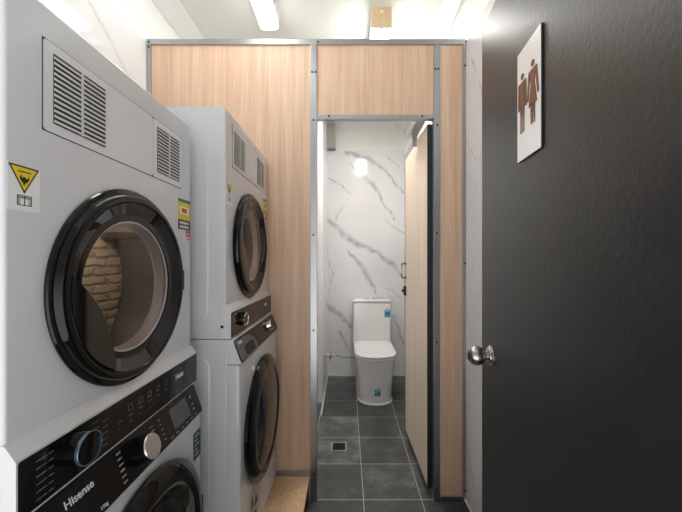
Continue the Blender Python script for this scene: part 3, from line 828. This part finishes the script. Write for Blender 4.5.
water_label(cis, .175, .130, .685, 1.12)
# label wrapped on the front of the pan
lab = bmesh.new(); sm = 8; zz = (.075, .11, .145)
def pan_front(x, z):
    k = [(0, .150, 2.872), (.02, .151, 2.869), (.12, .156, 2.860), (.24, .166, 2.845)]
    for (z0, a0, f0), (z1, a1, f1) in zip(k, k[1:]):
        if z0 <= z <= z1:
            u = (z-z0)/(z1-z0); a = a0+(a1-a0)*u; f_ = f0+(f1-f0)*u; break
    c = abs(x)/a; s = (1-c**(2/.86))**(.86/2)
    return f_-3.2+a*1.05-a*1.05*s
def wrap(bm_, x0, x1, z0, z1, off):
    g_ = [[bm_.verts.new((x0+(x1-x0)*i/sm, pan_front(x0+(x1-x0)*i/sm, z)-off, z)) for i in range(sm+1)] for z in (z0, (z0+z1)/2, z1)]
    for A, B in zip(g_, g_[1:]):
        for i in range(sm): bm_.faces.new((A[i], A[i+1], B[i+1], B[i]))
wrap(lab, -.016, .036, .078, .138, .0012); l = obj('water_rating_label', lab, M['blue'], pan)
lab = bmesh.new(); wrap(lab, -.010, .030, .122, .133, .0018); wrap(lab, -.012, .014, .108, .118, .0018); wrap(lab, -.006, .028, .085, .090, .0018); merge(l, lab, M['blue2'])
lab = bmesh.new(); wrap(lab, .004, .018, .148, .156, .0012); obj('maker_mark', lab, M['red'], l)

# stop valve and flexible hose
vt = thing('stop_valve', 'small chrome stop valve with flexible hose feeding the toilet', 'valve', (-.217, 3.2, .345))
b = bmesh.new(); lathe(b, [(0, .026), (.004, .026), (.008, .018), (.009, .011)], 'x', n=28, capped=True); obj('wall_flange', b, M['chrome'], vt)
b = bmesh.new(); lathe(b, [(.006, .014), (.035, .014), (.036, .022), (.072, .022), (.073, .016), (.098, .016), (.099, .012)], 'x', n=24, capped=True); lathe(b, [(0, .017), (-.036, .017)], 'y', (.054, -.006, 0), 20, capped=True); obj('valve_body', b, M['chrome'], vt)
b = bmesh.new(); lathe(b, [(-.042, .015), (-.046, .019), (-.058, .019), (-.061, .014)], 'y', (.054, 0, 0), 20, capped=True); bx(b, .046, .062, -.058, -.046, -.052, .052, .005); bx(b, .006, .100, -.058, -.046, -.008, .008, .004); obj('valve_tap', b, M['chrome'], vt)
b = bmesh.new(); pts = []
A_, B_, C_, D_ = Vector((.095, 0, 0)), Vector((.15, .0, -.02)), Vector((.2, .02, -.035)), Vector((.286, .05, -.036))
for k in range(25):
    u = k/24; pts.append(A_*(1-u)**3+B_*3*u*(1-u)**2+C_*3*u*u*(1-u)+D_*u**3)
tube(b, pts, .0065, 12); obj('flexible_hose', b, M['alu'], vt)

# ------------------------------------------------------------------ entrance door, sign
hx, hy, ang = .3622, .2139, -.0952
LD = .86
door = bpy.data.objects.new('door_1', None); C.objects.link(door); door.location = (hx, hy, 0); door.rotation_euler = (0, 0, ang)
door['kind'] = 'structure'; door['label'] = 'charcoal painted entrance door standing open at the right with a steel knob'; door['category'] = 'door'
b = bmesh.new(); bx(b, 0, .04, 0, LD, .012, 2.037, .0015); obj('leaf', b, M['door'], door)
kb = bmesh.new(); ky = LD-.094; kz = .992
lathe(kb, [(0, .030), (-.004, .031), (-.007, .029), (-.009, .024), (-.0115, .023), (-.013, .017), (-.0135, .012), (-.0185, .0115), (-.0205, .014)]+[(-.045-.0275*math.cos(q), .029*math.sin(q)) for q in [math.radians(150-k*10) for k in range(16)]], 'x', (0, ky, kz), 48)
obj('door_knob', kb, M['knob_steel'], door)
for z in (.25, 1.05, 1.85):
    b = bmesh.new(); lathe(b, [(-.05, .007), (.05, .007)], 'z', (-.006, -.008, z), 16, capped=True); bx(b, -.002, 0.001, -.008, .03, z-.05, z+.05); obj('hinge', b, M['knob_steel'], door)

def on_door(t): u = LD-t; return (hx+u*.0951-.0, hy+u*.9955)
sx_, sy_ = on_door(.344)
sg = thing('restroom_sign', 'white toilet sign with bronze man and woman figures fixed to the charcoal door', 'sign', (sx_-.0003, sy_, 1.513), ang)
b = bmesh.new(); bx(b, -.0040, 0, -.056, .056, 0, .2575, 0); obj('backing', b, M['sign_edge'], sg)
b = bmesh.new(); bx(b, -.0052, -.004, -.0555, .056, .0005, .257, 0); obj('face_plate', b, M['sign'], sg)
XS = (-.0068, -.0052)
def capsule(bm_, y, z0, z1, r, sk=0):
    pts = [(y+r*math.cos(a), z1-r+r*math.sin(a)) for a in [PI*k/8 for k in range(9)]]+[(y+sk+r*math.cos(a), z0+r+r*math.sin(a)) for a in [PI+PI*k/8 for k in range(9)]]
    prism(bm_, pts, 'x', *XS)
def disc(bm_, y, z, r): prism(bm_, [(y+r*math.cos(2*PI*k/24), z+r*math.sin(2*PI*k/24)) for k in range(24)], 'x', *XS)
# seen from the room, +y (away from the camera) is to the left
b = bmesh.new(); y = .0275
disc(b, y, .193, .0072)
capsule(b, y-.0165, .118, .181, .0035, -.0015); capsule(b, y+.0165, .118, .181, .0035, .0015)
prism(b, [(y-.0165, .176), (y-.013, .181), (y+.013, .181), (y+.0165, .176), (y+.0165, .168), (y+.0105, .168), (y+.0105, .12), (y-.0105, .12), (y-.0105, .168), (y-.0165, .168)], 'x', *XS)
capsule(b, y-.0058, .062, .125, .0047); capsule(b, y+.0058, .062, .125, .0047)
obj('man_figure', b, M['bronze'], sg)
b = bmesh.new(); y = -.0235
disc(b, y, .195, .0072)
capsule(b, y-.0158, .120, .183, .0034, -.0075); capsule(b, y+.0158, .120, .183, .0034, .0075)
prism(b, [(y-.0135, .179), (y-.011, .183), (y+.011, .183), (y+.0135, .179), (y+.0085, .152), (y+.0185, .105), (y-.0185, .105), (y-.0085, .152)], 'x', *XS)
capsule(b, y-.0056, .064, .112, .0043); capsule(b, y+.0056, .064, .112, .0043)
obj('woman_figure', b, M['bronze'], sg)

# ------------------------------------------------------------------ lamps
cl1 = thing('ceiling_light', 'long white batten ceiling light above the laundry machines', 'ceiling light', (-.478, 1.4, ZC), 0)
box('lamp_base', M['lamp_body'], cl1, -.06, .06, -.61, .61, -.056, -.0005, bev=.004)
b = bmesh.new()
prof = [(-.056, -.0565), (-.054, -.068), (-.046, -.078), (-.03, -.083), (.03, -.083), (.046, -.078), (.054, -.068), (.056, -.0565)]
prism(b, prof, 'y', -.6, .6); obj('diffuser', b, M['lamp'], cl1)
for y in (-.61, .6005):
    b = bmesh.new(); prism(b, [(p*1.03, q*1.02) for p, q in prof], 'y', y, y+.0095); obj('end_cap', b, M['lamp_body'], cl1)
cl2 = thing('ceiling_light', 'box-shaped timber-ended ceiling light above the toilet cubicle', 'ceiling light', (.2045, 2.3, ZC), 0)
b = bmesh.new(); bx(b, -.06, .06, -.373, -.36, -.119, -.0005, .001); ec = obj('end_panel', b, M['lamp_wood'], cl2)
b = bmesh.new(); bx(b, -.059, .059, -.3738, -.373, -.05, -.047); obj('panel_seam', b, M['ply'], ec)
b = bmesh.new(); lathe(b, [(0, .011), (-.002, .011), (-.003, .008), (-.003, 0)], 'y', (0, -.373, -.026), 20); obj('end_button', b, M['cream'], ec)
b = bmesh.new(); bx(b, -.059, .059, .352, .36, -.118, -.0005, .001); obj('end_panel', b, M['lamp_body'], cl2)
b = bmesh.new(); bx(b, -.0575, .0575, -.3595, .3515, -.1185, -.1002, .003); obj('diffuser', b, M['lamp_small'], cl2)
box('lamp_base', M['lamp_body'], cl2, -.0585, .0585, -.3595, .3515, -.1, -.0005)

# ------------------------------------------------------------------ added world fill through the open front, view
w = bpy.data.worlds.new('world'); sc.world = w; w.use_nodes = True
bg = w.node_tree.nodes['Background']; wt = w.node_tree
tcw = wt.nodes.new('ShaderNodeTexCoord'); spw = wt.nodes.new('ShaderNodeSeparateXYZ'); wt.links.new(tcw.outputs['Generated'], spw.inputs[0])
mrw = wt.nodes.new('ShaderNodeMapRange'); wt.links.new(spw.outputs[2], mrw.inputs[0])     # added fill: world kept brighter below the horizon to lift the ceiling
mrw.inputs[1].default_value = -.25; mrw.inputs[2].default_value = .3; mrw.inputs[3].default_value = 1.6; mrw.inputs[4].default_value = .3
wt.links.new(mrw.outputs[0], bg.inputs[1]); bg.inputs[0].default_value = (1, .99, .97, 1)
sc.view_settings.view_transform = 'Standard'; sc.view_settings.look = 'None'
sc.view_settings.gamma = 1; sc.view_settings.use_curve_mapping = False
sc.view_settings.exposure = 0.68
